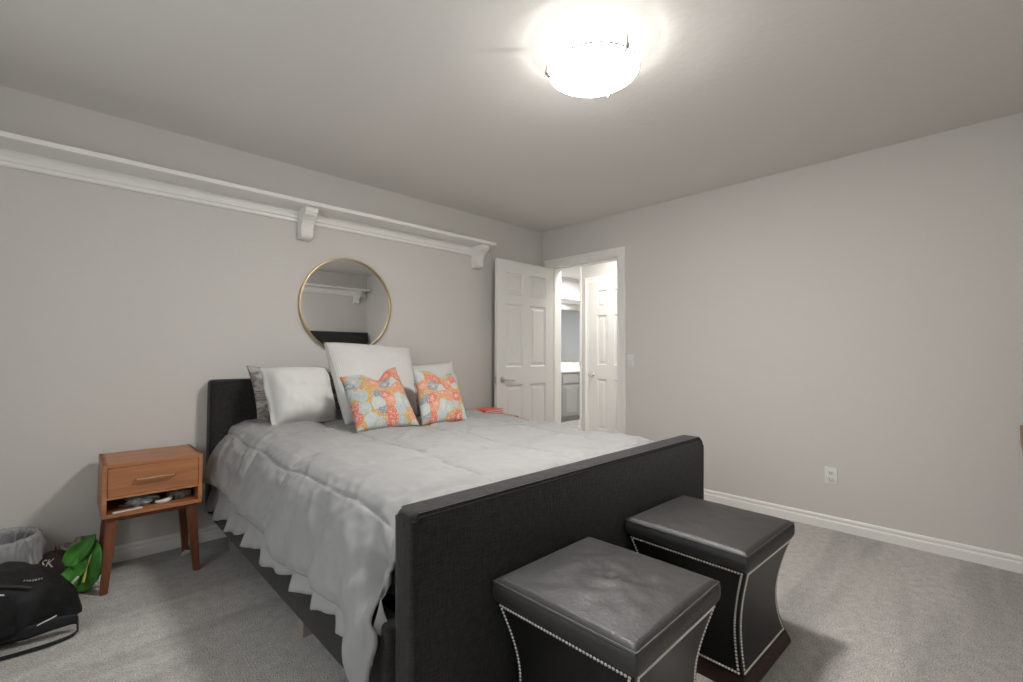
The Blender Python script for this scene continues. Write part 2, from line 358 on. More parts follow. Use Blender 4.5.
def leaf(width, mirror=1, h=2.013, t=.035, stile=.112, mid=.10):
    """six panel door, x from 0 (hinge) to width, y 0..t"""
    rows = [(.235, .835), (1.005, 1.600), (1.69, 1.90)]; b = MB(); pw = (width-2*stile-mid)/2; cols = [(stile, stile+pw), (stile+pw+mid, width-stile)]
    b.box(.01, width-.01, t/2-.006, t/2+.006, .01, h-.01)
    for x0, x1 in ((0, stile), (stile+pw, stile+pw+mid), (width-stile, width)): b.box(x0, x1, 0, t, 0, h, .0015, 1)
    for z0, z1 in ((0, .235), (.835, 1.005), (1.60, 1.69), (1.90, h)):
        b.box(.002, width-.002, .0004, t-.0004, z0, z1, .0015, 1)
    for x0, x1 in cols:
        for z0, z1 in rows:
            for y, s in ((t/2+.005, 1), (t/2-.005, -1)):
                e = .026; yo = y+s*.0085
                # sloped moulding inside the opening and a raised field
                A = [(x0, y+s*.0115, z0), (x1, y+s*.0115, z0), (x1, y+s*.0115, z1), (x0, y+s*.0115, z1)]
                B = [(x0+.012, y, z0+.012), (x1-.012, y, z0+.012), (x1-.012, y, z1-.012), (x0+.012, y, z1-.012)]
                D = [(x0+e, y, z0+e), (x1-e, y, z0+e), (x1-e, y, z1-e), (x0+e, y, z1-e)]
                G = [(x0+e+.018, yo, z0+e+.018), (x1-e-.018, yo, z0+e+.018), (x1-e-.018, yo, z1-e-.018), (x0+e+.018, yo, z1-e-.018)]
                vs = A+B+D+G; fs = [(k*4+i, k*4+(i+1) % 4, (k+1)*4+(i+1) % 4, (k+1)*4+i) for k in (0, 1, 2) for i in range(4)]+[(12, 13, 14, 15)]
                b.faces(vs, fs)
    return b
def lever(parent, x, y, z, s, d, m='nickel'):
    """lever handle: rose on the face y, stem along s, arm along d in x"""
    b = MB(); b.lathe([(0, 0), (.026, 0), (.030, s*.004), (.027, s*.009), (.012, s*.012), (.010, s*.030), (0, s*.030)], 20, (x, y, z), 'y')
    b.tube([(x, y+s*.02, z), (x, y+s*.042, z), (x+d*.018, y+s*.052, z+.002), (x+d*.06, y+s*.052, z+.004), (x+d*.095, y+s*.048, z-.004), (x+d*.112, y+s*.046, z-.006)], lambda t: .0095-.003*t, 10)
    return b.build('handle', M[m], parent)
# bedroom door, hinged at the left jamb and swung fully into the room
d1 = thing('door_1', 'white six panel bedroom door swung open beside the bed', 'door', (-.022, -.140, .012), PI); d1['kind'] = 'structure'
lf = leaf(.778).build('door_leaf', M['door'], d1, smooth=False)
lever(d1, .778-.068, .035, .888, 1, -1); lever(d1, .778-.068, 0, .888, -1, -1)
b = MB(); b.box(.7775, .7795, .006, .029, .86, .92, .0005); b.box(.778, .786, .012, .023, .882, .898, .002); b.build('latch_plate', M['nickel'], d1)
for z in (.2, 1.0, 1.8): b = MB(); b.tube([(-.004, -.004, z-.045), (-.004, -.004, z+.045)], .006, 10); b.box(-.004, .0005, -.002, .032, z-.045, z+.045); b.build('hinge', M['nickel'], d1)

# hall and bathroom beyond the doorway
HX = 1.0
simple('wall_hall_end', [(.16, HX+.1, -1.6, -1.5, 0, H)], 'white_hall', 'white end wall of the hall right of the doorway', 'wall')
simple('wall_hall_far', [(HX, HX+.1, -1.5, -.52, 0, H), (HX, HX+.1, .128, .245, 0, H), (HX, HX+.1, -.52, .128, 2.03, H), (HX, HX+.1, .245, 1.2, 2.30, H), (HX, HX+.1, 1.2, 2.35, 0, H)], 'hallwall', 'white hall wall holding the narrow panelled door', 'wall')
simple('wall_hall_side', [(.16, .24, .0, 2.35, 0, H)], 'white_hall', 'white hall wall behind the bedroom corner', 'wall')
simple('wall_bathroom_back', [(.12, 4.5, 2.25, 2.35, 0, H)], 'white_hall', 'white bathroom wall above the grey vanity', 'wall')
simple('wall_bathroom_side', [(4.4, 4.5, -.6, 2.35, 0, H)], 'white_hall', 'white bathroom side wall past the vanity', 'wall')
simple('wall_bathroom_front', [(HX+.1, 4.5, -.6, -.5, 0, H)], 'white_hall', 'white bathroom wall behind the narrow door', 'wall')
simple('hall_ceiling', [(.06, 4.5, -1.6, 2.35, H, H+.1)], 'white_hall', 'white ceiling of hall and bathroom', 'ceiling')
simple('hall_soffit', [(HX+.1, 4.4, 1.70, 2.25, 2.10, H), (HX+.1, 4.4, 1.685, 1.70, 2.08, 2.115)], 'white_hall', 'white dropped soffit over the bathroom vanity', 'soffit')
cb = casing('trim_2', HX, -1, -.502, .113, 2.015, '', .070)
struct(cb.build('trim_2', M['trim'], smooth=False), 'white casing around the narrow hall door', 'door frame')
d2 = thing('door_2', 'closed narrow white six panel door across the hall', 'door', (HX+.012, -.500, .008), PI/2); d2['kind'] = 'structure'
leaf(.611, stile=.120, mid=.105).build('door_leaf', M['door'], d2, smooth=False)
b = MB(); b.lathe([(0, 0), (.026, 0), (.028, .005), (.012, .010), (.010, .030), (.022, .038), (.028, .050), (.024, .062), (.010, .067), (0, .067)], 24, (.611-.055, .035, .885), 'y'); b.build('knob', M['chrome'], d2)
b = MB(); b.box(.985, 1.115, .243, .262, 0, 2.29, .002); b.box(.985, 1.115, 1.18, 1.2, 0, 2.29, .002)
tr3 = struct(b.build('trim_3', M['trim'], smooth=False), 'white jamb of the bathroom opening', 'door frame')
b = MB(); b.box(.982, .9865, .247, .259, .985, 1.045, .001); b.build('strike_plate', M['nickel'], tr3)
# vanity
van = thing('bathroom_vanity', 'grey bathroom vanity with raised panel doors under a white counter', 'cabinet', (2.352, 1.965, 0))
b = MB(); b.box(-.9, 1.80, -.27, .28, .085, .83, .002); b.box(-.9, 1.80, -.21, .28, 0, .085); b.build('cabinet_body', M['cab'], van, smooth=False)
def raised(bb, x0, x1, z0, z1, y):
    bb.box(x0, x1, y, y+.02, z0, z1, .003, 1); e = .055
    bb.box(x0+e+.012, x1-e-.012, y-.010, y+.004, z0+e, z1-e, .0035, 1)
    for k, (a, c, d_, f_) in enumerate(((x0+.035, x1-.035, z0+.035, z0+.05), (x0+.035, x1-.035, z1-.05, z1-.035), (x0+.035, x0+.05, z0+.035, z1-.035), (x1-.05, x1-.035, z0+.035, z1-.035))): bb.box(a, c, y-.011, y+.003, d_, f_, .004, 1)
for i in range(6):
    x0 = -.88+i*.44; q = MB(); raised(q, x0+.008, x0+.432, .105, .62, -.291); q.build('cabinet_door', M['cab'], van, smooth=False)
    q = MB(); q.box(x0+.008, x0+.432, -.291, -.271, .65, .80, .004, 1); q.build('drawer_front', M['cab'], van, smooth=False)
b = MB(); b.box(1.45, 4.395, 1.665, 2.248, .832, .87, .004); b.box(1.45, 4.395, 2.225, 2.248, .87, .99, .003)
tag(b.build('vanity_countertop', M['counter'], smooth=False, base=True), 'white vanity countertop with backsplash in the bathroom', 'countertop')
bm_ = thing('bathroom_mirror', 'wide mirror tinted bluish grey for its reflection above the bathroom countertop', 'mirror', (2.4, 2.246, 1.0))
b = MB(); b.box(-.92, 1.90, -.008, 0, .0, .97); b.build('mirror_glass', M['bathglass'], bm_, smooth=False)
b = MB()
for q in ((-.94, 1.92, -.014, 0, .965, .985), (-.94, 1.92, -.014, 0, -.005, .012), (-.94, -.92, -.014, 0, 0, .97), (1.90, 1.92, -.014, 0, 0, .97)): b.box(*q, .002)
b.build('frame', M['nickel'], bm_, smooth=False)

# ------------------------------------------------------------- ceiling light
cl = thing('ceiling_light', 'lit round flush mount ceiling light with frosted glass bowl', 'ceiling light', (LX, LY, H))
b = MB(); b.lathe([(0, 0), (.196, 0), (.205, -.006), (.209, -.018), (.208, -.034), (.203, -.040), (0, -.040)], 72); b.build('ceiling_pan', M['glow_pan'], cl)
R0 = .186; prof = []
for k in range(17):
    a = k/16*1.0; r = R0*(1-a); prof.append((max(r, 0), -.178+.066*(r/R0)**2.1))
inner = [(r*.985, z+.005) for r, z in reversed(prof)]
b = MB(); b.lathe(prof+inner, 64, closed=True); bmesh.ops.remove_doubles(b.bm, verts=b.bm.verts[:], dist=.0002)
bw = b.build('glass_bowl', M['glow'], cl)
for k in ('glow_in', 'glow_b', 'glow_c', 'glow_d'): bw.data.materials.append(M[k])
for p_ in bw.data.polygons:
    r_ = math.hypot(p_.center.x, p_.center.y)      # the glass is brightest under the bulbs and fades to its rim
    p_.material_index = 1 if p_.normal.z > 0 else 0 if r_ < .100 else 2 if r_ < .133 else 3 if r_ < .160 else 4
b = MB(); b.lathe([(.1865, -.1135), (.1895, -.1110), (.1890, -.1065), (.1840, -.1065), (.1835, -.1085)], 72, closed=True); b.build('rim_band', M['nickel'], cl)
for k, a in enumerate((math.radians(132), math.radians(258), math.radians(15))):
    ca, sa = math.cos(a), math.sin(a); q = MB()
    q.tube([(ca*.188, sa*.188, -.038), (ca*.192, sa*.192, -.070), (ca*.194, sa*.194, -.108), (ca*.190, sa*.190, -.118), (ca*.176, sa*.176, -.125)], .0065, 8)
    q.lathe([(0, 0), (.010, 0), (.010, .012), (0, .012)], 12, (ca*.194, sa*.194, -.112)); q.build('clip', M['nickel'], cl)
lamp('ceiling_light_bulb', 'POINT', (LX, LY, H-.155), LEAK_W, .010, (1, .975, .945))

# ------------------------------------------------------------- long wall shelves
CORB = [(0, 0), (-.150, 0), (-.153, -.006), (-.153, -.030), (-.148, -.036), (-.140, -.038), (-.140, -.048), (-.132, -.052), (-.112, -.060), (-.092, -.078), (-.080, -.100), (-.072, -.122), (-.068, -.138), (-.072, -.142), (-.074, -.150), (-.070, -.176), (-.060, -.190), (-.042, -.198), (-.012, -.200), (0, -.200)]
def shelf(name, x0, x1, ywall, s, corbels, label):
    """s=+1: hangs on wall_left facing -y; s=-1: on wall_rear facing +y"""
    t = thing(name, label, 'shelf', ((x0+x1)/2, ywall, 2.03 if s > 0 else 2.07), 0, 'long white wall shelves'); ox = (x0+x1)/2; oz = 2.03
    b = MB(); b.box(x0-ox, x1-ox, *sorted((0, -s*.2)), 2.128-oz, 2.155-oz, .004); b.build('shelf_board', M['trim'], t, smooth=False)
    pr = [(0, 2.045), (.012, 2.045), (.016, 2.052), (.016, 2.066), (.022, 2.072), (.022, 2.092), (.018, 2.098), (.018, 2.128), (0, 2.128)]
    b = MB(); b.prism([(-s*d, z-oz) for d, z in pr], 'x', x0-ox, x1-ox-(.04 if s > 0 else 0)); b.build('backing_rail', M['trim'], t, smooth=False)
    for cx in corbels:
        b = MB(); b.prism([(s*y, z+2.128-oz) for y, z in CORB], 'x', cx-.041-ox, cx+.041-ox); b.build('bracket', M['trim'], t, smooth=False)
shelf('wall_shelf', -4.70, -.835, 0, 1, (-4.02, -2.470, -.925), 'long white bracketed wall shelf above the bed and round mirror')
shelf('wall_shelf', -4.70, -.02, YR, -1, (-3.2, -1.70, -.20), 'white bracketed shelf on the opposite wall, seen only in the round mirror')

# ------------------------------------------------------------- round mirror
mi = thing('round_mirror', 'round wall mirror with thin brass frame above the bed', 'mirror', (-2.147, 0, 1.492))
R_ = .352
b = MB(); b.lathe([(0, -.012), (R_-.008, -.012), (R_-.008, -.003), (0, -.003)], 128, axis='y'); b.build('mirror_glass', M['glass'], mi)
b = MB(); b.lathe([(R_, -.001), (R_, -.024), (R_-.003, -.026), (R_-.009, -.026), (R_-.011, -.022), (R_-.011, -.001)], 128, axis='y', closed=True); b.build('frame', M['brass'], mi)

# ------------------------------------------------------------- switch and outlet
sw = thing('light_switch', 'white light switch on the wall right of the doorway', 'switch', (0, -1.078, 1.081))
b = MB(); b.box(-.006, 0, -.036, .036, -.058, .058, .004); b.build('plate', M['plate'], sw)
b = MB(); b.box(-.0075, -.004, -.006, .006, -.012, .012, .001); b.prism([(-.006, -.004), (-.018, .006), (-.016, .011), (-.006, .008)], 'y', -.004, .004); b.build('toggle', M['plate'], sw)
for z in (.03, -.03): b = MB(); b.lathe([(0, -.0075), (.003, -.0075), (.0035, -.006), (0, -.0055)], 10, (0, 0, z), 'x'); b.build('screw', M['nickel'], sw)
ou = thing('wall_outlet', 'white double power outlet low on the right wall', 'outlet', (0, -2.575, .348))
b = MB(); b.box(-.006, 0, -.036, .036, -.058, .058, .004); b.build('plate', M['plate'], ou)
for z in (.021, -.021):
    b = MB(); b.box(-.009, -.004, -.017, .017, z-.014, z+.014, .005, 3); q = b.build('receptacle', M['plate'], ou)
    b = MB(); b.box(-.0095, -.0085, -.0075, -.0050, z-.004, z+.006); b.box(-.0095, -.0085, .0050, .0075, z-.004, z+.006); b.box(-.0095, -.0085, -.002, .002, z-.011, z-.007); b.build('slots', M['slot'], q, smooth=False)

# ------------------------------------------------------------- bed
BX0, BX1, BXC = -3.03, -1.22, -2.125
bed = thing('bed', 'upholstered charcoal bed frame with low footboard', 'bed', (BXC, -1.15, 0))
ox, oy = BXC, -1.15
b = MB(); b.box(BX0-ox, BX1-ox, -.125-oy, -.022-oy, .185, .978, .022, 4); hb = b.build('headboard', M['lin'], bed)
b = MB()
pts = [(BX0+.012-ox, -.126-oy, .2), (BX0+.012-ox, -.126-oy, .955), (BX0+.03-ox, -.126-oy, .966), (BX1-.03-ox, -.126-oy, .966), (BX1-.012-ox, -.126-oy, .955), (BX1-.012-ox, -.126-oy, .2)]
b.tube(pts, .003, 6); b.build('piping', M['lin'], hb)
def fb():
    # rounded upper corners
    x0, x1 = -2.990-ox, -1.238-ox; z0, z1, r = .05, .716, .05; poly = [(x0, z0), (x0, z1-.02)]
    for k in range(1, 7): a = PI-k/6*PI/2; poly.append((x0+.02+.02*math.cos(a), z1-.02+.02*math.sin(a)))
    for k in range(0, 8): a = PI/2-k/7*PI/2; poly.append((x1-r+r*math.cos(a), z1-r+r*math.sin(a)))
    poly.append((x1, z0)); t = MB(); t.prism(poly, 'y', -2.275-oy, -2.188-oy)
    es = [e for e in t.bm.edges if abs(e.verts[0].co.y-e.verts[1].co.y) < 1e-4]
    bmesh.ops.bevel(t.bm, geom=es, offset=.016, segments=3, affect='EDGES', profile=.5)
    return t, poly
t, poly = fb(); ft = t.build('footboard', M['lin'], bed)
b = MB(); b.tube([(p[0]+(.010 if p[0] < 0 else -.010), -2.2745-oy, p[1]-.012 if p[1] > .6 else p[1]) for p in poly], .0028, 6); b.build('piping', mat('charcoal_piping', (.008, .008, .009), .8), ft)
for s, x in ((1, -3.012), (-1, -1.225)):
    xs = sorted((x-ox, x+s*.06-ox)); b = MB(); b.box(*xs, -2.19-oy, -.12-oy, .155, .40, .014, 3); b.build('side_rail', M['lin'], bed)
b = MB(); b.box(-2.96-ox, -1.285-ox, -2.185-oy, -.125-oy, .27, .33); b.build('platform', M['black_in'], bed, smooth=False)
for x in (-2.915, -1.33):
    for y in (-.25, -1.37, -2.05):
        b = MB(); b.box(x-.03-ox, x+.03-ox, y-.03-oy, y+.03-oy, 0, .275, .004); b.build('leg', M['lightwood'], bed, smooth=False)
b = MB(); b.box(-2.885, -1.365, -2.165, -.135, .332, .625, .05, 4)
tag(b.build('mattress', M['matt'], base=True), 'mattress hidden beneath the grey comforter on the bed', 'mattress')

def fbm(p, o=3): return noise.fractal(Vector(p), .8, 2.0, o)
# the comforter's cross section: (distance from the bed's middle line, drop below the top)
SEC = [(0, 0), (.64, 0), (.72, .006), (.79, .026), (.835, .06), (.866, .11), (.890, .17), (.908, .23), (.926, .29), (.942, .35), (.955, .42), (.965, .50), (.97, .60)]
SLEN = [0]
for (xa, za), (xb, zb) in zip(SEC, SEC[1:]): SLEN.append(SLEN[-1]+math.hypot(xb-xa, zb-za))
def sec(q):
    for i in range(len(SEC)-1):
        if q <= SLEN[i+1] or i == len(SEC)-2:
            f = (q-SLEN[i])/(SLEN[i+1]-SLEN[i]); (xa, za), (xb, zb) = SEC[i], SEC[i+1]
            return xa+(xb-xa)*f, za+(zb-za)*f
def at_drop(d):
    for i in range(len(SEC)-1):
        if SEC[i+1][1] >= d and SEC[i+1][1] > SEC[i][1]: return SLEN[i]+(SLEN[i+1]-SLEN[i])*(d-SEC[i][1])/(SEC[i+1][1]-SEC[i][1])
    return SLEN[-1]
def comforter_pt(a, t):
    """a: signed arc position across the bed (-left), t: 0 head .. 1 foot"""
    y = -.135 + (-2.176+.135)*t
    side = -1 if a < 0 else 1; q = abs(a)
    ztop = .728 - .020*math.exp(-(q/.5)**2) - .022*t - .014*max(0, side)*min(1, q/.6) - .05*max(0, (t-.93)/.07)**2
    x, d = sec(q); x1, d1 = sec(max(0, q-.02)); x2, d2 = sec(q+.02)
    if side > 0 and x > .86: x = .86+.022*(1-math.exp(-(x-.86)/.022))      # held in by the far nightstand
    n = Vector((side*(d2-d1), 0, (x2-x1))).normalized()
    return Vector((BXC+side*x, y, ztop-d)), n
def comforter():
    NU, NV = 330, 250; b = MB()
    def hem(t, side):
        y = -.135-2.04*t; d = .300+.032*min(1, t/.55)+.016*fbm((y*2.3, side*3, 0))+.012*math.sin(y*8+1)
        if side < 0:
            k = max(0, min(1, (t-.91)/.075)); k = k*k*(3-2*k); d += .110*k
            d += .035*math.exp(-(t/.12)**2)
        return at_drop(d)
    def fn(u, v):
        t = v; u = u*2-1; side = -1 if u < 0 else 1
        hm = hem(t, side); a = u*hm; p, n = comforter_pt(a, t); q = abs(a)
        over = max(0, q-.86)
        wx = .035*noise.noise(Vector((a*2.2, p.y*2.2, 3))); wy = .045*noise.noise(Vector((a*2.0, p.y*2.0, 8)))
        s1 = (a+.845+wx)/.46; s2 = (p.y+1.63+wy+.18*max(0, -a-.55))/.44
        e1 = abs(s1-round(s1))*.46; e2 = abs(s2-round(s2))*.44; e = min(e1, e2)
        h = .019*(1-math.exp(-e1/.05))*(1-math.exp(-e2/.05))-.011
        h -= .0055*math.exp(-(e/.005)**2)
        h += .0065*math.exp(-e/.06)*noise.noise(Vector((a*26, p.y*26, 4)))
        h += .009*fbm((a*3.4, p.y*3.4, 1.3), 4)
        # long shallow drag wrinkles
        r1 = noise.noise(Vector((a*1.6+p.y*1.1, (p.y-a*.7)*6, 5))); r2 = noise.noise(Vector(((a+p.y)*2.4, (a-p.y)*7, 15)))
        wk = .35+.65*max(0, min(1, .5+1.6*noise.noise(Vector((a*1.3, p.y*1.3, 21)))))
        h += wk*(.0085*(1-min(1, abs(r1)*2.8))+.0055*(1-min(1, abs(r2)*3.2)))
        sidek = max(0, min(1, (q-.72)/.22))
        h += sidek*(.010*math.sin(p.y*13+3*noise.noise(Vector((p.y*2, 0, 7))))+.014*fbm((p.y*4, a*3, 2), 3))
        if q > hm-.03: h -= .012*(1-(hm-q)/.03)                      # rolled hem
        if side < 0:                                              # folds fanning out of the tuck beside the footboard
            ft = max(0, (t-.83)/.17); dx, dy = q-.93, (1-t)*2.04+.02
            h += ft**1.5*.011*math.sin(math.atan2(dx, dy)*11+.8)*min(1, math.hypot(dx, dy)/.12)
        if t > .94: h -= .010*((t-.94)/.06)
        p = p+n*h
        if side < 0 and q > .70:
            ft = max(0, min(1, (t-.90)/.07)); k = max(0, min(1, (q-.80)/.25)); p.x -= .022*ft*k
            pin = max(0, (t-.93)/.07); g = math.exp(-((q-.955)/.055)**2); p.x += .055*pin*g; p.y += .055*pin*g
            if q > 1.0: p.y += .03*pin*math.sin((q-1.0)*30)*(1-min(1, (q-1)/.1))
        return p
    b.grid(fn, NU, NV, uv=True)
    bmesh.ops.recalc_face_normals(b.bm, faces=b.bm.faces[:])
    up = sum(1 if f.normal.z > 0 else -1 for f in b.bm.faces)
    o = b.build('comforter', M['comf'], solid=.016, base=True, flip=(up < 0), angle=0)
    return tag(o, 'light grey box quilted comforter spread over the bed', 'comforter')
comforter()
def skirt():
    b = MB()
    def fn(u, v):
        y = -.150-1.86*u
        k = (y*3.5+1.3*noise.noise(Vector((y*1.7, 0, 6)))) % 1.0; saw = (k if k < .8 else (1-k)*4)      # flat pleats folded one over the next
        zb = .255+.085*u+.022*noise.noise(Vector((y*6, 0, 3)))-.040*saw
        z = .56+(zb-.56)*v; x = -2.985-.038*min(1, v*1.2)-.034*saw*v**4-.010*v**4+.006*math.sin(y*41)*v**4
        return Vector((x if z > .42 else min(x, -3.020), y, z))
    b.grid(fn, 260, 14)
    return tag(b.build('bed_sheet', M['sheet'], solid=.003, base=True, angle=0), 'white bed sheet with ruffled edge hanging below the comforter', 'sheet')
skirt()
def corner_flap():
    b = MB(); A = [Vector(p) for p in ((-3.010, -2.150, .470), (-2.985, -2.172, .352), (-3.015, -2.150, .400), (-3.005, -2.165, .318))]
    def fn(u, v):
        p = A[0]*(1-u)*(1-v)+A[1]*u*(1-v)+A[2]*(1-u)*v+A[3]*u*v
        p.x -= .016*math.sin(u*PI*1.5+v)*(v+.2); return p
    b.grid(fn, 18, 14)
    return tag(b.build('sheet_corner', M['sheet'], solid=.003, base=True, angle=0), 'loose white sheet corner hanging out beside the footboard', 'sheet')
corner_flap()

# ------------------------------------------------------------- pillows
def pillow(name, m, BL, BR, TL, TR, thick, label, group=None, pinch=.06, flange=0., dip=0., dipu=.5, n=44, pw=2.2, q=.55, wr=.006, seed=0):
    BL, BR, TL, TR = map(Vector, (BL, BR, TL, TR)); c = (BL+BR+TL+TR)/4
    ex = ((BR-BL)+(TR-TL)).normalized(); ey = ((TL-BL)+(TR-BR)).normalized(); nn = ex.cross(ey).normalized()   # towards the viewer
    b = MB()
    def base(u, v):
        x, y = 2*u-1, 2*v-1
        x2 = x*(1-pinch*(1-y*y)); y2 = y*(1-pinch*(1-x*x)); U, V = (x2+1)/2, (y2+1)/2
        V -= dip*math.exp(-((u-dipu)/.16)**2)*max(0, V)**2
        p = BL*(1-U)*(1-V)+BR*U*(1-V)+TL*(1-U)*V+TR*U*V
        fx = max(0, min(1, (1-abs(x))/(1-0)-flange)/(1-flange)); fy = max(0, min(1, (1-abs(y))-flange)/(1-flange))
        hx = (1-(1-fx)**pw)**q if fx > 0 else 0; hy = (1-(1-fy)**pw)**q if fy > 0 else 0
        return p, hx*hy, x, y
    def surf(s):
        def fn(u, v):
            p, h, x, y = base(u, v); edge = 0 if max(abs(x), abs(y)) > .999 else 1
            d = s*(thick/2*h*(1-dip*1.2*math.exp(-((u-dipu)/.2)**2)*v)+.0025*edge)
            d += wr*edge*noise.fractal(Vector((u*4+seed, v*4, s)), .8, 2, 3)*(.35+h)
            if flange: d += .010*math.sin(u*17+seed)*math.sin(v*13)*(1 if h < .05 else 0)*(.5+.5*edge)
            return p+nn*d
        return fn
    b.grid(surf(1), n, n, uv=True); b.grid(surf(-1), n, n, uv=True)
    bmesh.ops.remove_doubles(b.bm, verts=b.bm.verts[:], dist=.0004)
    return tag(b.build(name, M[m], base=True, angle=0), label, 'pillow', group)
pillow('pillow', 'pattern', (-2.81, -.25, .725), (-2.25, -.25, .725), (-2.86, -.19, 1.062), (-2.28, -.19, 1.01), .12, 'grey taupe patterned pillow behind the left white pillow, against the headboard', 'bed pillows', pinch=.05, flange=.08, seed=3)
pillow('pillow', 'pattern', (-1.98, -.55, .70), (-1.52, -.55, .70), (-1.98, -.44, .955), (-1.52, -.44, .955), .10, 'grey patterned pillow mostly hidden behind the two floral pillows', 'bed pillows', pinch=.05, seed=5)
pillow('pillow', 'white_cloth', (-2.80, -.50, .715), (-2.40, -.45, .715), (-2.825, -.33, 1.055), (-2.415, -.28, 1.046), .25, 'white flanged pillow standing on the left side of the bed', 'bed pillows', pinch=.02, flange=.07, pw=4, q=.5, wr=.008, seed=11)
pillow('pillow', 'white_cloth', (-1.86, -.34, .70), (-1.31, -.34, .70), (-1.86, -.20, 1.045), (-1.335, -.22, 1.078), .14, 'white pillow at the right, behind the right floral pillow', 'bed pillows', pinch=.03, flange=.04, seed=17)
pillow('pillow', 'ribbed', (-2.43, -.625, .70), (-1.90, -.58, .71), (-2.44, -.30, 1.213), (-1.785, -.28, 1.180), .17, 'tall square white ribbed pillow in the middle of the bed', 'bed pillows', pinch=.015, pw=3.4, q=.5, seed=23)
pillow('throw_pillow', 'floral_a', (-2.492, -.905, .705), (-2.105, -.935, .705), (-2.487, -.66, 1.000), (-2.118, -.66, 1.052), .13, 'floral throw pillow leaning on the tall white ribbed pillow', 'floral throw pillows', pinch=.05, dip=.17, dipu=.57, seed=31)
pillow('throw_pillow', 'floral_b', (-2.098, -.945, .705), (-1.765, -.965, .705), (-2.010, -.69, 1.036), (-1.655, -.69, .998), .13, 'floral throw pillow right of the other, in front of the plain white pillow', 'floral throw pillows', pinch=.05, dip=.12, dipu=.55, seed=37)

# ------------------------------------------------------------- nightstands
NB = .600
ns = thing('nightstand', 'small wooden nightstand left of the bed, with slim drawer and open cubby', 'nightstand', (-3.315, -.245, 0), 0, 'bedside nightstands')
b = MB(); W, D = .20, .175; z0, z1, tk = .352, .606, .018
b.box(-W, W, -D, D, z1-tk, z1, .0015); b.box(-W, W, -D, D, z0, z0+tk, .0015); b.box(-W, -W+tk, -D, D, z0, z1, .0015); b.box(W-tk, W, -D, D, z0, z1, .0015)
b.box(-W+tk, W-tk, D-.02, D-.008, z0+tk, z1-tk); b.box(-W+tk, W-tk, -D+.004, D-.02, .438, .450)
b.build('case', M['wood'], ns, smooth=False)
b = MB(); b.box(-W+tk+.002, W-tk-.002, -D+.001, -D+.02, .4515, z1-tk-.002, .0015); dr = b.build('drawer', M['wood'], ns, smooth=False)
b = MB(); b.tube([(-.075, -D, .520), (-.075, -D-.022, .522), (.075, -D-.022, .522), (.075, -D, .520)], .0048, 10); b.build('handle', M['brass'], dr)
for sx in (-1, 1):
    for sy in (-1, 1):
        b = MB(); tx, ty, bx, by = sx*.158, sy*.128, sx*.184, sy*(.162 if sy < 0 else .150); hw, hb_ = .023, .0145
        vs = [(tx-hw, ty-hw, z0), (tx+hw, ty-hw, z0), (tx+hw, ty+hw, z0), (tx-hw, ty+hw, z0), (bx-hb_, by-hb_, 0), (bx+hb_, by-hb_, 0), (bx+hb_, by+hb_, 0), (bx-hb_, by+hb_, 0)]
        b.faces(vs, [(0, 1, 2, 3), (7, 6, 5, 4), (0, 4, 5, 1), (1, 5, 6, 2), (2, 6, 7, 3), (3, 7, 4, 0)]); bmesh.ops.bevel(b.bm, geom=b.bm.edges[:], offset=.003, segments=2, affect='EDGES')
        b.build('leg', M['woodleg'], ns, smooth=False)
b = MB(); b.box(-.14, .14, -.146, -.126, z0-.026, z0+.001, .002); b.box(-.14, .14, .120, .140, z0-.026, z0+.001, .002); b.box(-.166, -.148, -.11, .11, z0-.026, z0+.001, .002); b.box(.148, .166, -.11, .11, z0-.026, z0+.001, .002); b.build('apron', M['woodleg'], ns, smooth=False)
dup(ns, (-1.012, -.300, 0), 0, 'wooden nightstand on the far side of the bed, only its top showing with red books')
# things in the cubby
def crumple(name, m, c, sz, label, cat, amp=.35, seed=0, f=2.6):
    b = MB(); t = bmesh.new(); bmesh.ops.create_icosphere(t, subdivisions=4, radius=1)
    for v in t.verts:
        d = v.co.normalized(); k = 1+amp*noise.fractal(d*f+Vector((seed, 0, 0)), .7, 2, 4); p = d*k
        v.co = Vector((c[0]+p.x*sz[0], c[1]+p.y*sz[1], max(c[2], c[2]+sz[2]+p.z*sz[2])))
    b.join(t); return tag(b.build(name, M[m], base=True, angle=0), label, cat)
crumple('cloth', 'sock', (-3.355, -.325, .371), (.062, .045, .024), 'crumpled grey striped cloth in the nightstand cubby', 'cloth', .5, 4, 3.2)
crumple('cloth', 'stripe', (-3.195, -.315, .371), (.045, .045, .026), 'wadded brown mottled cloth at the right of the nightstand cubby', 'cloth', .5, 9, 3.4)
b = MB(); b.tube([(-3.305, -.36, .379), (-3.285, -.372, .379), (-3.262, -.372, .381), (-3.245, -.360, .386), (-3.240, -.345, .394)], lambda t: .010*math.sin(PI*(.15+.75*t))+.002, 10)
tag(b.build('shell', M['shell'], base=True), 'small curved white object in the middle of the nightstand cubby', 'ornament')
b = MB(); b.box(-3.475, -3.36, -.408, -.385, .3705, .3735, .001); o = b.build('paper_strip', M['paper'], smooth=False, base=True); tag(o, 'long pale strip lying at the front left of the nightstand cubby', 'paper'); o.rotation_euler = (0, 0, math.radians(9))
b = MB(); b.tube([(-3.445, -.30, .376), (-3.41, -.315, .377), (-3.38, -.33, .378)], .004, 8); b.tube([(-3.44, -.315, .376), (-3.40, -.335, .377)], .004, 8); tag(b.build('earphones', M['stripe'], base=True), 'thin mauve cords beside the grey cloth in the nightstand cubby', 'cord')
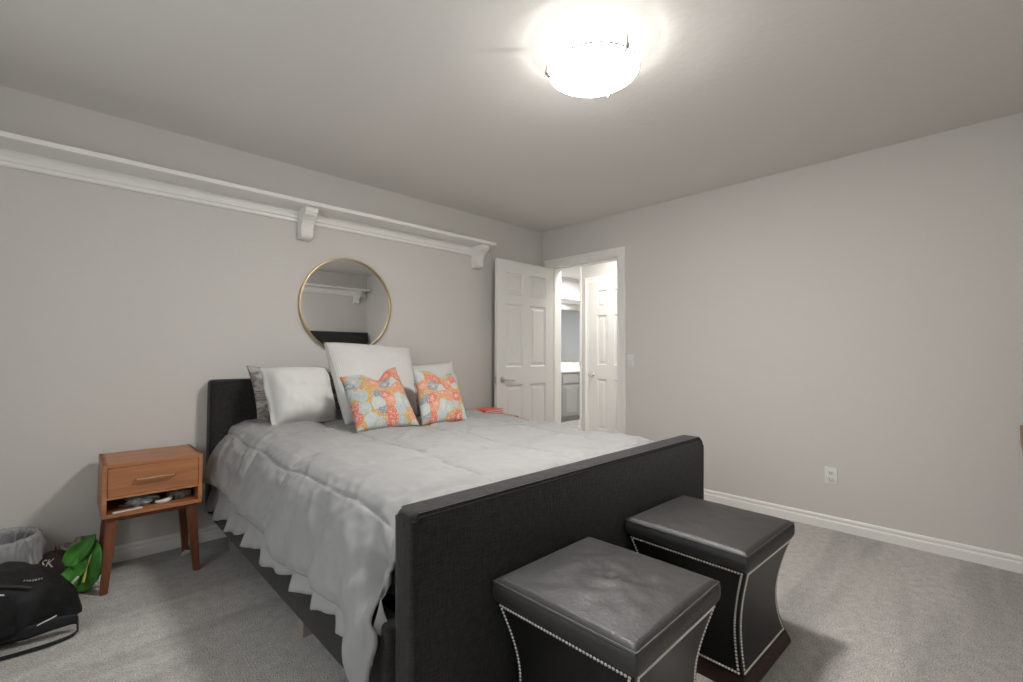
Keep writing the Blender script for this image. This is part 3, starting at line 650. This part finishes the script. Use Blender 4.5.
# books on the far nightstand
def book(x, y, z, w_, d_, h_, rz, m, label):
    t = thing('book', label, 'book', (x, y, z), rz, 'red books on the far nightstand')
    b = MB(); b.box(-w_/2, w_/2, -d_/2, d_/2, 0, .0025, .0008); b.box(-w_/2, w_/2, -d_/2, d_/2, h_-.0025, h_, .0008); b.box(-w_/2, -w_/2+.003, -d_/2, d_/2, 0, h_, .0008); b.build('cover', M[m], t, smooth=False)
    b = MB(); b.box(-w_/2+.003, w_/2-.004, -d_/2+.004, d_/2-.004, .0025, h_-.0025); b.build('pages', M['paper'], t, smooth=False)
book(-1.015, -.29, .6065, .25, .19, .022, math.radians(4), 'redc', 'coral red book lowest in the stack beyond the bed')
book(-1.025, -.28, .6295, .24, .18, .018, math.radians(-3), 'red', 'dark red book in the middle of the stack beyond the bed')
book(-1.01, -.285, .6485, .23, .18, .016, math.radians(6), 'redc', 'coral red book on top of the stack beyond the bed')

# ------------------------------------------------------------- leather stools
def stool():
    t = thing('stool', '', 'stool', (0, 0, 0), 0, 'black leather hourglass stools'); S = .235
    # cushion: box with softly crowned top
    b = MB()
    def top(u, v):
        x, y = (2*u-1), (2*v-1); e = 1-max(abs(x), abs(y))**6
        cr = .020*(1-x*x)*(1-y*y)+.003*noise.fractal(Vector((x*2.5, y*2.5, 2)), .7, 2, 3)*(1-x*x)*(1-y*y)*2
        cr -= .010*math.exp(-((x+.05)**2+(y+.10)**2)/.004)
        rim = .012*(1-min(1, (1-max(abs(x), abs(y)))/.05))**2
        k = 1-.010/S*(1-min(1, (1-max(abs(x), abs(y)))/.02)) if max(abs(x), abs(y)) > .98 else 1
        r_ = .03
        return Vector((x*S, y*S, .478+cr-rim))
    g = b.grid(top, 40, 40)
    ring = [g[i][0] for i in range(41)]+[g[40][j] for j in range(1, 41)]+[g[i][40] for i in range(39, -1, -1)]+[g[0][j] for j in range(39, 0, -1)]
    prev = ring
    for dz, s in ((.460, 1.012), (.442, 1.014), (.424, 1.008), (.414, .990)):
        cur = [b.bm.verts.new(Vector((v.co.x*s, v.co.y*s, dz))) for v in ring]
        for i in range(len(ring)): b.bm.faces.new((prev[i], prev[(i+1) % len(ring)], cur[(i+1) % len(ring)], cur[i]))
        prev = cur
    b.bm.faces.new(prev); cu = b.build('cushion', M['hide'], t, angle=0)
    b = MB(); q = .9985*S
    loop = [(-q, -q), (q, -q), (q, q), (-q, q), (-q, -q)]; pts = []
    for (x0, y0), (x1, y1) in zip(loop, loop[1:]): pts += [(x0+(x1-x0)*k/12, y0+(y1-y0)*k/12, .4675) for k in range(12)]
    b.tube(pts+[pts[0]], .0042, 6, False); b.build('welt', M['hide'], cu)
    # waisted body
    ZB, ZT = .048, .416
    def half(z):
        k = (z-ZB)/(ZT-ZB); return .209+.0215*k*k-.027*(math.sin(PI*min(1, k**.85))**1.1)
    b = MB(); nz = 24; rings = []
    for j in range(nz+1):
        z = ZB+(ZT-ZB)*j/nz; h = half(z); r = []
        for (x0, y0), (x1, y1) in zip(((-1, -1), (1, -1), (1, 1), (-1, 1)), ((1, -1), (1, 1), (-1, 1), (-1, -1))):
            for k in range(8): r.append(b.bm.verts.new(((x0+(x1-x0)*k/8)*h, (y0+(y1-y0)*k/8)*h, z)))
        rings.append(r)
    for a, c in zip(rings, rings[1:]):
        for k in range(32): b.bm.faces.new((a[k], a[(k+1) % 32], c[(k+1) % 32], c[k]))
    b.bm.faces.new(rings[0]); b.bm.faces.new(rings[-1]); b.build('body', M['leather'], t, angle=50)
    # nail heads bordering each face
    prot = []
    for rz in range(4):
        ca, sa = math.cos(rz*PI/2), math.sin(rz*PI/2); b = MB(); pts = []; st = .0106
        inset = .014
        n = int(2*(half(ZT-.012)-inset)/st)
        for z in (ZT-.012, ZB+.010):
            h = half(z)-inset; n = int(2*h/st)
            pts += [(-h+2*h*k/n, z) for k in range(n+1)]
        n = int((ZT-ZB-.022)/st*1.06)
        for s in (-1, 1): pts += [(s*(half(ZB+.010+(ZT-ZB-.022)*k/n)-inset), ZB+.010+(ZT-ZB-.022)*k/n) for k in range(1, n)]
        for x, z in pts:
            y = -half(z); nr = []
            for r_, d in ((.0046, -.0002), (.0040, .0026), (.0020, .0038)):
                nr.append([b.bm.verts.new(((x+r_*math.cos(a))*ca-(y-d)*sa, (x+r_*math.cos(a))*sa+(y-d)*ca, z+r_*math.sin(a))) for a in [2*PI*i/7 for i in range(7)]])
            for a, c in zip(nr, nr[1:]):
                for k in range(7): b.bm.faces.new((a[k], a[(k+1) % 7], c[(k+1) % 7], c[k]))
            b.bm.faces.new(nr[-1])
        b.build('nailhead_trim', M['nail'], t, angle=0)
    b = MB(); vs = []
    for z, h in ((0, .224), (.008, .224), (.044, .212), (.050, .208)): vs += [(-h, -h, z), (h, -h, z), (h, h, z), (-h, h, z)]
    fs = [(k*4+i, k*4+(i+1) % 4, (k+1)*4+(i+1) % 4, (k+1)*4+i) for k in range(3) for i in range(4)]+[(3, 2, 1, 0), (12, 13, 14, 15)]
    b.faces(vs, fs); b.build('plinth', M['plinth'], t, smooth=False)
    return t
st = stool(); st['label'] = 'nearer black leather hourglass stool at the footboard, with a dented seat'; st.location = (-2.488, -2.532, 0); st.rotation_euler = (0, 0, math.radians(1.0))
dup(st, (-1.770, -2.528, 0), math.radians(-1.2), 'farther black leather hourglass stool at the right end of the footboard')

# ------------------------------------------------------------- things on the floor, left
wb = thing('wastebasket', 'round wastebasket with a crinkled clear bag liner behind the backpack', 'wastebasket', (-3.868, -.175, 0))
b = MB(); b.lathe([(0, 0), (.100, 0), (.104, .006), (.130, .265), (.134, .268), (.131, .272), (.126, .266), (.100, .010), (0, .008)], 48); b.build('bin', M['bin'], wb)
b = MB()
def liner(u, v):
    a = 2*PI*u; pr_ = [(.098, .06), (.116, .16), (.126, .25), (.128, .285), (.138, .295), (.150, .285), (.156, .25), (.158, .20), (.160, .150)]
    k = v*(len(pr_)-1); i = min(int(k), len(pr_)-2); f = k-i; r = pr_[i][0]*(1-f)+pr_[i+1][0]*f; z = pr_[i][1]*(1-f)+pr_[i+1][1]*f
    c = noise.fractal(Vector((math.cos(a)*9, math.sin(a)*9, v*5)), .7, 2, 3); o_ = max(0, (v-.45)/.55)
    r += .010*c*(.5+o_)+.004*math.sin(a*31+5*v)*(.3+o_)+.007*o_*abs(noise.noise(Vector((math.cos(a)*26, math.sin(a)*26, v*9)))); z += .010*noise.noise(Vector((math.cos(a)*5, math.sin(a)*5, 3)))*(.5+o_)
    return Vector((r*math.cos(a), r*math.sin(a), z))
b.grid(liner, 180, 36, wrap=True); b.build('bag_liner', M['liner'], wb, angle=0)

bp = thing('backpack', 'black backpack slumped on the carpet in front of the wastebasket', 'backpack', (-3.86, -.555, 0))
BO = Vector((-3.86, -.555, 0))
def prof(t, tab):
    for (a, va), (b_, vb) in zip(tab, tab[1:]):
        if t <= b_: f = (t-a)/(b_-a); f = f*f*(3-2*f)*.5+f*.5; return va+(vb-va)*f
    return tab[-1][1]
HT = [(0, .08), (.08, .24), (.22, .315), (.45, .295), (.62, .275), (.78, .225), (.90, .165), (.97, .090), (1, .02)]
WF = [(0, .08), (.08, .17), (.25, .215), (.55, .210), (.75, .165), (.90, .095), (.97, .05), (1, .01)]
def bag_pt(t, th, grow=0.):
    x = -.36+.645*t; hz = prof(t, HT); wy = prof(t, WF); cy = -.035+.06*t
    c, s = math.cos(th), math.sin(th); e = .72
    y = cy+(wy+grow)*math.copysign(abs(c)**e, c); z = hz*.5+(hz*.5+grow)*math.copysign(abs(s)**e, s)
    p = Vector((x, y, z)); n = Vector((0, c, s))
    k = .020*noise.fractal(Vector((x*7, y*7, z*7)), .8, 2, 3)+.010*math.sin(t*26+th*2)*abs(c)*.8
    p += n*k*min(1, hz/.12); p.z = max(p.z, .001); return p
b = MB(); g = b.grid(lambda u, v: bag_pt(v, 2*PI*u), 72, 70, wrap=True)
b.bm.faces.new([r[0] for r in g]); b.bm.faces.new([r[-1] for r in g][::-1]); bd = b.build('body', M['black'], bp, angle=0)
# front pocket panel: bulged patch on the camera side
b = MB()
def pocket(u, v):
    th = PI+.25+(1.05)*u-.75; t = .20+.50*v; d = math.sin(PI*u)**.5*math.sin(PI*v)**.5
    return bag_pt(t, -th, .004+.030*d)
b.grid(pocket, 30, 36); pk = b.build('front_pocket', M['black'], bp, angle=0)
b = MB(); b.tube([bag_pt(.16+.60*k/30, PI-.72-.10*math.sin(k/30*PI), .010) for k in range(31)], .0055, 6); b.build('zipper', M['black_in'], bp)
b = MB(); b.tube([bag_pt(.54+.11*k/10, PI-.62+.10*k/10, .014) for k in range(11)], .003, 6); o = b.build('zipper_pull', M['paper'], bp); o['label'] = 'pale cord zipper pull'
b = MB()
for k in range(7):                                 # illegible stitched word
    p0 = bag_pt(.725+.0125*k, PI-1.02, .008); p1 = bag_pt(.725+.0125*k+(.005 if k % 2 else .003), PI-1.08, .008); b.tube([p0, p1], .0018, 5)
    b.tube([p1, bag_pt(.730+.0125*k, PI-1.04, .008)], .0014, 5)
b.build('logo_stitching', M['logo'], bp)
b = MB()
def patch(u, v): return bag_pt(.555+.055*v, PI-1.05-.24*u, .008)
b.grid(patch, 6, 6); o = b.build('logo_patch', M['red'], bp, solid=.002); o['label'] = 'small red patch'
b = MB(); b.tube([patch(1.25, .05)+Vector((0, 0, .003)), patch(1.25, .9)+Vector((0, 0, .003))], .010, 6); o = b.build('patch_edge', M['paper'], bp); o['label'] = 'white edge of the red patch'
def ribbon(b, pts, wv, n=24):
    pts = [Vector(p) for p in pts]
    def cr(t):
        k = t*(len(pts)-1); i = min(int(k), len(pts)-2); f = k-i; P0, P1, P2, P3 = pts[max(i-1, 0)], pts[i], pts[i+1], pts[min(i+2, len(pts)-1)]
        return .5*((2*P1)+(P2-P0)*f+(2*P0-5*P1+4*P2-P3)*f*f+(3*P1-P0-3*P2+P3)*f**3)
    b.grid(lambda u, v: cr(v)+Vector(wv(v))*(u-.5), 4, n)
b = MB(); ribbon(b, [(.03, -.13, .055), (.12, -.155, .050), (.20, -.170, .060), (.262, -.160, .050), (.270, -.175, .020)], lambda t: (.0, .006, .052-.02*t)); b.build('shoulder_strap', M['black'], bp, solid=.006, angle=0)
b = MB(); ribbon(b, [(.270, -.175, .012), (.25, -.205, .006), (.18, -.225, .006), (.08, -.222, .006), (.0, -.215, .008), (-.15, -.20, .02)], lambda t: (.004, .022, .002)); b.build('webbing_strap', M['black'], bp, solid=.003, angle=0)
b = MB(); ribbon(b, [(.15, -.170, .070), (.17, -.172, .078), (.19, -.172, .084), (.205, -.168, .088)], lambda t: (0, .0, .004)); o = b.build('piping', M['paper'], bp, solid=.003, angle=0); o['label'] = 'pale reflective piping'

# clutter between bag and nightstand
cap = thing('cap', 'dark brown cap with white lettering and tan underside beside the green leaves', 'cap', (-3.672, -.205, .0), math.radians(-8)); cap.scale = (1.12,)*3
b = MB()
def dome(u, v):
    a = 2*PI*u; r = math.sin(v*PI/2); return Vector((.082*r*math.cos(a), .075*r*math.sin(a)-.0, .055+.115*math.cos(v*PI/2)+.006*math.sin(a*6)*v))
b.grid(dome, 40, 14, wrap=True); bmesh.ops.remove_doubles(b.bm, verts=b.bm.verts[:], dist=.0005); b.build('crown', M['brown'], cap, solid=.004, angle=0)
b = MB()
def brim(u, v):
    a = -PI*.05-PI*.9*u; r = 1+.75*v*math.sin(PI*u)**.6; return Vector((.082*r*math.cos(a)+.02*v, .075*r*math.sin(a), .056-.050*v*math.sin(PI*u)))
b.grid(brim, 26, 8); b.build('brim', M['tan'], cap, solid=.004, angle=0)
tx = bpy.data.curves.new('lettering', 'FONT'); tx.body = 'SK'; tx.size = .055; tx.extrude = .001; tx.shear = .25; tx.align_x = 'CENTER'
to = bpy.data.objects.new('lettering', tx); C.objects.link(to); bpy.context.view_layer.update()
me = bpy.data.meshes.new_from_object(to.evaluated_get(bpy.context.evaluated_depsgraph_get())); bpy.data.objects.remove(to)
for v in me.vertices:                               # wrap the letters onto the crown front
    th = -PI/2-.25+v.co.x/.082; ph = .62+v.co.y/.11; r = math.cos(ph)
    v.co = Vector((.085*r*math.cos(th), .078*r*math.sin(th), .055+.118*math.sin(ph)))
me.materials.clear(); me.materials.append(M['paper']); lo_ = bpy.data.objects.new('lettering', me); C.objects.link(lo_); lo_.parent = cap; lo_['label'] = 'white letters'

def leafy(b, base, mid, tip, wd, nrm, cup=.02):
    base, mid, tip, nrm = map(Vector, (base, mid, tip, nrm)); nrm.normalize()
    def fn(u, v):
        p = base*(1-v)**2+mid*2*v*(1-v)+tip*v*v; d = (base*(-2*(1-v))+mid*(2-4*v)+tip*2*v).normalized(); s = d.cross(nrm).normalized()
        x = (u-.5)*2; w_ = wd*math.sin(PI*min(1, .04+.96*v)**.8)**.7
        return p+s*x*w_+nrm*(cup*(x*x)*math.sin(PI*v)+.004*noise.noise(p*30)+.003*math.sin(v*14)*abs(x))
    b.grid(fn, 10, 20)
gl = thing('green_leaf_decoration', 'bright green leaf shaped cloth with a yellow stripe by the nightstand leg', 'decoration', (-3.56, -.24, 0)); gx = Vector((-3.56, -.24, 0))
NV_ = (-.25, -.9, .3)
for nm, ba, mi_, ti, wd in (('leaf', (-3.575, -.335, .012), (-3.56, -.30, .11), (-3.520, -.25, .215), .062), ('leaf', (-3.635, -.26, .135), (-3.58, -.28, .175), (-3.525, -.25, .245), .042), ('leaf', (-3.635, -.315, .12), (-3.60, -.325, .085), (-3.56, -.33, .15), .040)):
    b = MB(); leafy(b, Vector(ba)-gx, Vector(mi_)-gx, Vector(ti)-gx, wd, NV_); b.build(nm, M['green'], gl, solid=.006, angle=0)
b = MB(); b.tube([Vector(p)-gx for p in ((-3.570, -.352, .060), (-3.558, -.330, .115), (-3.542, -.300, .165))], lambda t: .0065*(1-t*.7), 8); o = b.build('stripe', M['yellow'], gl); o['label'] = 'yellow midrib stripe'
crumple('striped_cloth', 'stripe', (-3.585, -.165, .0), (.075, .05, .105), 'crumpled grey brown striped cloth behind the green leaves', 'cloth', .45, 14, 2.4)
b = MB(); b.faces([(-.035, .015, -.15), (.030, .015, -.15), (0, -.020, -.15), (-.004, 0, .045)], [(0, 1, 2), (0, 3, 1), (1, 3, 2), (2, 3, 0)])
for v in b.bm.verts: v.co += Vector((-3.662, -.115, .150))
tag(b.build('ribbon', M['red'], base=True, smooth=False), 'small dark red pointed scrap above the brown cap', 'ribbon')
b = MB(); b.tube([(-3.610, -.375, .075), (-3.587, -.375, .100)], .006, 8); tag(b.build('stick', M['paper'], base=True), 'short white stick in front of the green leaves', 'stick')
crumple('tissue', 'paper', (-3.527, -.285, 0), (.024, .02, .028), 'crumpled white tissue between green leaves and nightstand leg', 'tissue', .6, 21, 3)
b = MB(); vs = [(-3.168, -.165, .0), (-3.125, -.175, .0), (-3.095, -.120, .0), (-3.135, -.105, .0)]
b.faces([(x, y, .002+.012*(i % 2)) for i, (x, y, z) in enumerate(vs)], [(0, 1, 2, 3)]); tag(b.build('paper_scrap', M['paper'], solid=.001, base=True, smooth=False), 'white paper scrap behind the right nightstand legs', 'paper')

# ------------------------------------------------------------- opposite wall: console and television
con = thing('console_table', 'brown wooden console, its top corner at the right edge of the photo', 'table', (-.62, -3.72, 0))
b = MB(); b.box(-.56, .56, -.29, .30, .682, .780, .003); b.build('table_top', M['woodtop'], con, smooth=False)
for sx in (-1, 1):
    for y in (-.24, .12): b = MB(); b.box(sx*.40-.025, sx*.40+.025, y-.025, y+.025, 0, .683, .003); b.build('leg', M['woodtop'], con, smooth=False)
tv = thing('television', 'black television facing the bed, seen in the round mirror', 'television', (-.54, -3.84, .781))
b = MB(); b.box(-.47, .47, -.02, .02, .18, .700, .006); b.build('housing', M['black_in'], tv)
b = MB(); b.box(-.46, .46, .0195, .0215, .192, .688); b.build('screen', M['screen'], tv, smooth=False)
b = MB(); b.box(-.04, .04, -.015, .01, .01, .22, .004); b.box(-.2, .2, -.09, .09, 0, .012, .004); b.build('stand', M['black_in'], tv)
